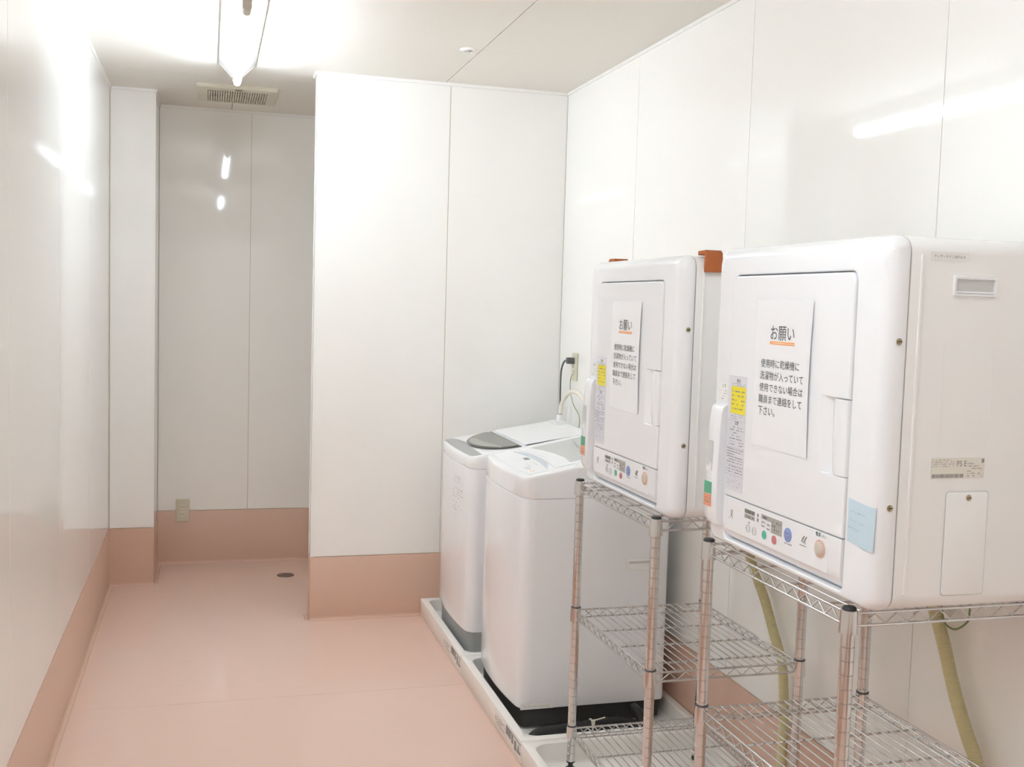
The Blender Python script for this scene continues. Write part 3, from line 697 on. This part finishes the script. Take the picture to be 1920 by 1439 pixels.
    for z, m in ((.108, 'sticker_green'), (.080, 'sticker_orange')):
        s_ = plate('sticker', .034, .0265, 'front', (fxp+.0003, .282, z), m, fh, .0007)
        marks('sticker_print', .026, .017, 2, 'front', (fxp-.0006, .278, z+.005), 'ink_grey', s_, int(z*1e3), fill=.7, th=.5, cell=.5)
    # labels on the front
    lb = plate('warning_label', .080, .246, 'front', (-.0042, .2260, .126), 'label_grey', door, .0004)
    lx = -.0047
    text('lettering', '警告', .017, 'front', (lx, .190, .358), 'ink', lb, .01); text('lettering', '注意', .017, 'front', (lx, .192, .268), 'ink', lb, .01)
    plate('yellow_patch', .064, .058, 'front', (lx+.0001, .2125, .292), 'yellow', lb, .0003)
    marks('label_print', .058, .046, 5, 'front', (lx-.0004, .2095, .298), 'ink_grey', lb, 31, fill=.55, th=.4, cell=.5)
    marks('label_print', .060, .008, 2, 'front', (lx, .212, .350), 'ink_grey', lb, 32, fill=.6, th=.5)
    marks('label_print', .056, .014, 3, 'front', (lx, .2105, .279), 'ink_grey', lb, 33, fill=.6, th=.45)
    marks('label_print', .060, .044, 7, 'front', (lx, .2120, .222), 'ink_grey', lb, 34, fill=.6, th=.5)
    marks('label_print', .072, .034, 6, 'front', (lx, .2220, .184), 'ink_grey', lb, 35, fill=.8, th=.6)
    marks('label_print', .072, .018, 3, 'front', (lx, .2220, .163), 'ink_grey', lb, 36, fill=.7, th=.5)
    marks('label_print', .064, .026, 5, 'front', (lx, .2170, .133), 'ink_faint', lb, 37, fill=.4, th=.5, cell=.5)
    for z in (.372, .277, .219, .181, .160): plate('rule', .080, .0008, 'front', (lx, .2260, z-.0008), 'ink_faint', lb, .0001)
    l2 = plate('caution_label', .038, .040, 'front', (-.0002, .2730, .312), 'label_white', t, .0004)
    text('lettering', '注 意', .018, 'front', (-.0007, .264, .343), 'ink_grey', l2, .01)
    marks('label_print', .030, .024, 4, 'front', (-.0007, .269, .315), 'ink_grey', l2, 41, fill=.5, th=.45)
    # near side: bead, screws, grip, labels, access panel
    sy = -HW
    MB().loft([[(x, sy+.001, z) for x, z in rrect(.0605, .0665, .03, .615, .003, 3)], [(x, sy-.0016, z) for x, z in rrect(.0615, .0655, .031, .614, .002, 3)]]).build('bead', 'white_side', t, smooth=60, fix=True)
    for z in (.467, .184):
        b_ = disc('screw_seat', .0085, 'side', (.026, sy+.0002, z), 'white', t, .0006)
        screw(b_, 'side', (.026, sy-.0004, z), .0058)
    gx0, gx1, gz0, gz1 = .126, .214, .546, .581
    gr = [[(x, sy+.0012-dy, z) for x, z in rrect(gx0+i, gx1-i, gz0+i, gz1-i, max(.003-i*.2, .001), 3)] for i, dy in ((0, 0), (.001, .004), (.005, .004), (.006, -.0105))]
    gb = MB().loft(gr, False, False).build('side_grip', 'white', t, smooth=40, fix=True)
    MB().box((gx0+.006, sy+.0007, gz0+.006), (gx1-.006, sy+.0010, gz1-.006)).build('grip_recess', 'recess', gb)
    MB().loft([[(gx0+.006, sy+.0007, gz0+.006), (gx1-.006, sy+.0007, gz0+.006), (gx1-.006, sy-.0024, gz0+.0062), (gx0+.006, sy-.0024, gz0+.0062)], [(gx0+.006, sy+.0007, gz0+.009), (gx1-.006, sy+.0007, gz0+.009), (gx1-.006, sy+.0004, gz0+.009), (gx0+.006, sy+.0004, gz0+.009)]]).build('grip_floor', 'white', gb, fix=True)
    pl = plate('name_strip', .078, .014, 'side', (.078, sy+.0006, .606), 'label_white', t, .0005)
    text('lettering', 'テレサータイ1 2007.8.10', .062, 'side', (.085, sy-.0001, .6095), 'ink_grey', pl, height=.006)
    # embossed field
    e = MB(); 
    for (x0, x1, z0, z1) in ((.116, .1175, .29, .462), (.2165, .219, .29, .462), (.116, .219, .461, .4625)): e.box((x0, sy+.0006, z0), (x1, sy+.0015, z1))
    e.build('embossing', 'white_side', t)
    rl = plate('rating_label', .108, .036, 'side', (.104, sy+.0006, .233), 'label_cream', t, .0005); ry = sy-.0002
    marks('label_print', .045, .014, 4, 'side', (.106, ry, .253), 'ink_grey', rl, 51, fill=.6, th=.45)
    text('lettering', 'PS E', .020, 'side', (.155, ry, .254), 'ink_grey', rl, .01, height=.010)
    marks('label_print', .030, .026, 6, 'side', (.177, ry, .235), 'ink_grey', rl, 52, fill=.55, th=.5)
    bc = MB(); rnd = random.Random(7); x = 0
    while x < .062:
        wv = rnd.uniform(.0006, .0018); n = len(bc.v); bc.v += [(x, 0, 0), (x+wv, 0, 0), (x+wv, .0065, 0), (x, .0065, 0)]; bc.f.append((n, n+1, n+2, n+3)); x += wv+rnd.uniform(.0005, .0013)
    link('barcode', place(mesh('barcode', bc.v, bc.f), 'side', (.106, ry, .2345)), 'ink_grey', rl)
    plate('corner_mark', .005, .007, 'side', (.2055, ry, .260), 'ink_grey', rl, .0001)
    ap = [[(x, sy+.0012-dy, z) for x, z in rrect(.138+i, .223-i, .028+i, .209-i, .006, 4)] for i, dy in ((0, 0), (.0004, .0022), (.0018, .0030))]
    MB().loft([[(x, sy+.0006, z) for x, z in rrect(.1365, .2245, .0265, .2105, .006, 4)], [(x, sy+.0003, z) for x, z in rrect(.1365, .2245, .0265, .2105, .006, 4)]]).build('panel_gap', 'recess', t)
    ao = MB().loft(ap).build('access_panel', 'white_side', t, smooth=40, fix=True)
    screw(ao, 'side', (.182, sy-.0018, .199), .0055)
    return t
dryer((1.088, 2.685, .916), 'farther white tumble dryer with brown foam guards on its top edges', .9108)
dryer((1.088, 1.863, .921), 'nearest white tumble dryer with a pale blue sticky note beside its door', .9098)

# ------------------------------------------------------------------ paper notices, note, foam guards
def notice(y, z, label):
    """A4 sheet on a dryer door; origin at its lower left seen from the aisle"""
    X = 1.088-.0048; W_, H_ = .214, .297
    b = MB(); nu, nv = 26, 10
    for j in range(nv+1):
        for i in range(nu+1):
            u, v = i/nu, j/nv; lift = .0045*max(0, (u-.885)/.115)**2*(.3+.7*math.sin(math.pi*v))
            b.v.append((-lift-.0003, -u*W_, v*H_))
    for j in range(nv):
        for i in range(nu): a = j*(nu+1)+i; b.f.append((a, a+1, a+nu+2, a+nu+1))
    me = mesh('notice_sheet', b.v, b.f)
    o = link('notice_sheet', me, 'paper', None, (X, y, z), 60)
    tag(o, label, 'notice', 'A4 notices taped to the dryer doors')
    tx = -.0008
    text('title', 'お願い', .090, 'front', (tx, -.059, .2175), 'ink', o, 0, height=.0285)
    plate('underline', .094, .0026, 'front', (tx, -.057, .2125), 'orange_ink', o, .0001); plate('underline', .094, .0022, 'front', (tx, -.057, .2090), 'orange_ink', o, .0001)
    for s_, x0, zz, wd in (('使用時に乾燥機に', -.026, .1615, .146), ('洗濯物が入っていて', -.024, .1370, .164), ('使用できない場合は', -.024, .1130, .164), ('職員まで連絡をして', -.022, .0890, .164), ('下さい。', -.022, .0650, .066)):
        text('text_line', s_, wd, 'front', (tx, x0, zz), 'ink', o, 0)
    return o
notice(1.978, 1.158, 'white A4 notice in Japanese on the nearest dryer door')
notice(2.800, 1.153, 'white A4 notice in Japanese on the farther dryer door')
# sticky note
b = MB(); nu, nv = 8, 6
for j in range(nv+1):
    for i in range(nu+1):
        u, v = i/nu, j/nv; yy = -.235-.072*u
        rr = .030; d = max(0, (-yy)-(.315-rr*.9)); x = rr-math.sqrt(max(rr*rr-d*d, 0))
        lift = .0008+.006*max(0, u-.5)*(1-v)
        b.v.append((x-lift, yy, .112+.076*v-.006*u))
for j in range(nv):
    for i in range(nu): a = j*(nu+1)+i; b.f.append((a, a+1, a+nu+2, a+nu+1))
sn = link('sticky_note', mesh('sticky_note', b.v, b.f), 'sticky', None, (1.088, 1.863, .921), 60)
tag(sn, 'pale blue handwritten sticky note beside the nearest dryer door', 'sticky note')
for k, zz in enumerate((.168, .152, .138)):
    pts = []; rnd = random.Random(60+k); n = 26 if k < 2 else 18
    pts = [(-.0022, -.241-i*.0019, zz-.004*i/26+rnd.uniform(-.0022, .0022)) for i in range(n)]
    MB().tube(pts, .00016, 4).build('handwriting', 'ink_faint', sn)
# foam guards: L-shaped pads hooked over the side edges of the farther dryer's top
def guard(y, sgn, label):
    zt = .916+DH; y0 = y
    poly = [(y0-sgn*.014, zt-.040), (y0-sgn*.0015, zt-.040), (y0-sgn*.0015, zt+.0012), (y0+sgn*.035, zt+.0012), (y0+sgn*.035, zt+.012), (y0-sgn*.005, zt+.013), (y0-sgn*.013, zt+.006)]
    return tag(prism('foam_guard', poly, 1.147, 1.192, 'x', 'foam', None, .003, 2), label, 'foam guard', 'brown foam guards on the dryer')
guard(2.685-DW, 1, 'brown foam guard hooked over the top edge between the two dryers')
guard(2.685+DW, -1, 'brown foam guard peeking over the far top edge of the farther dryer')
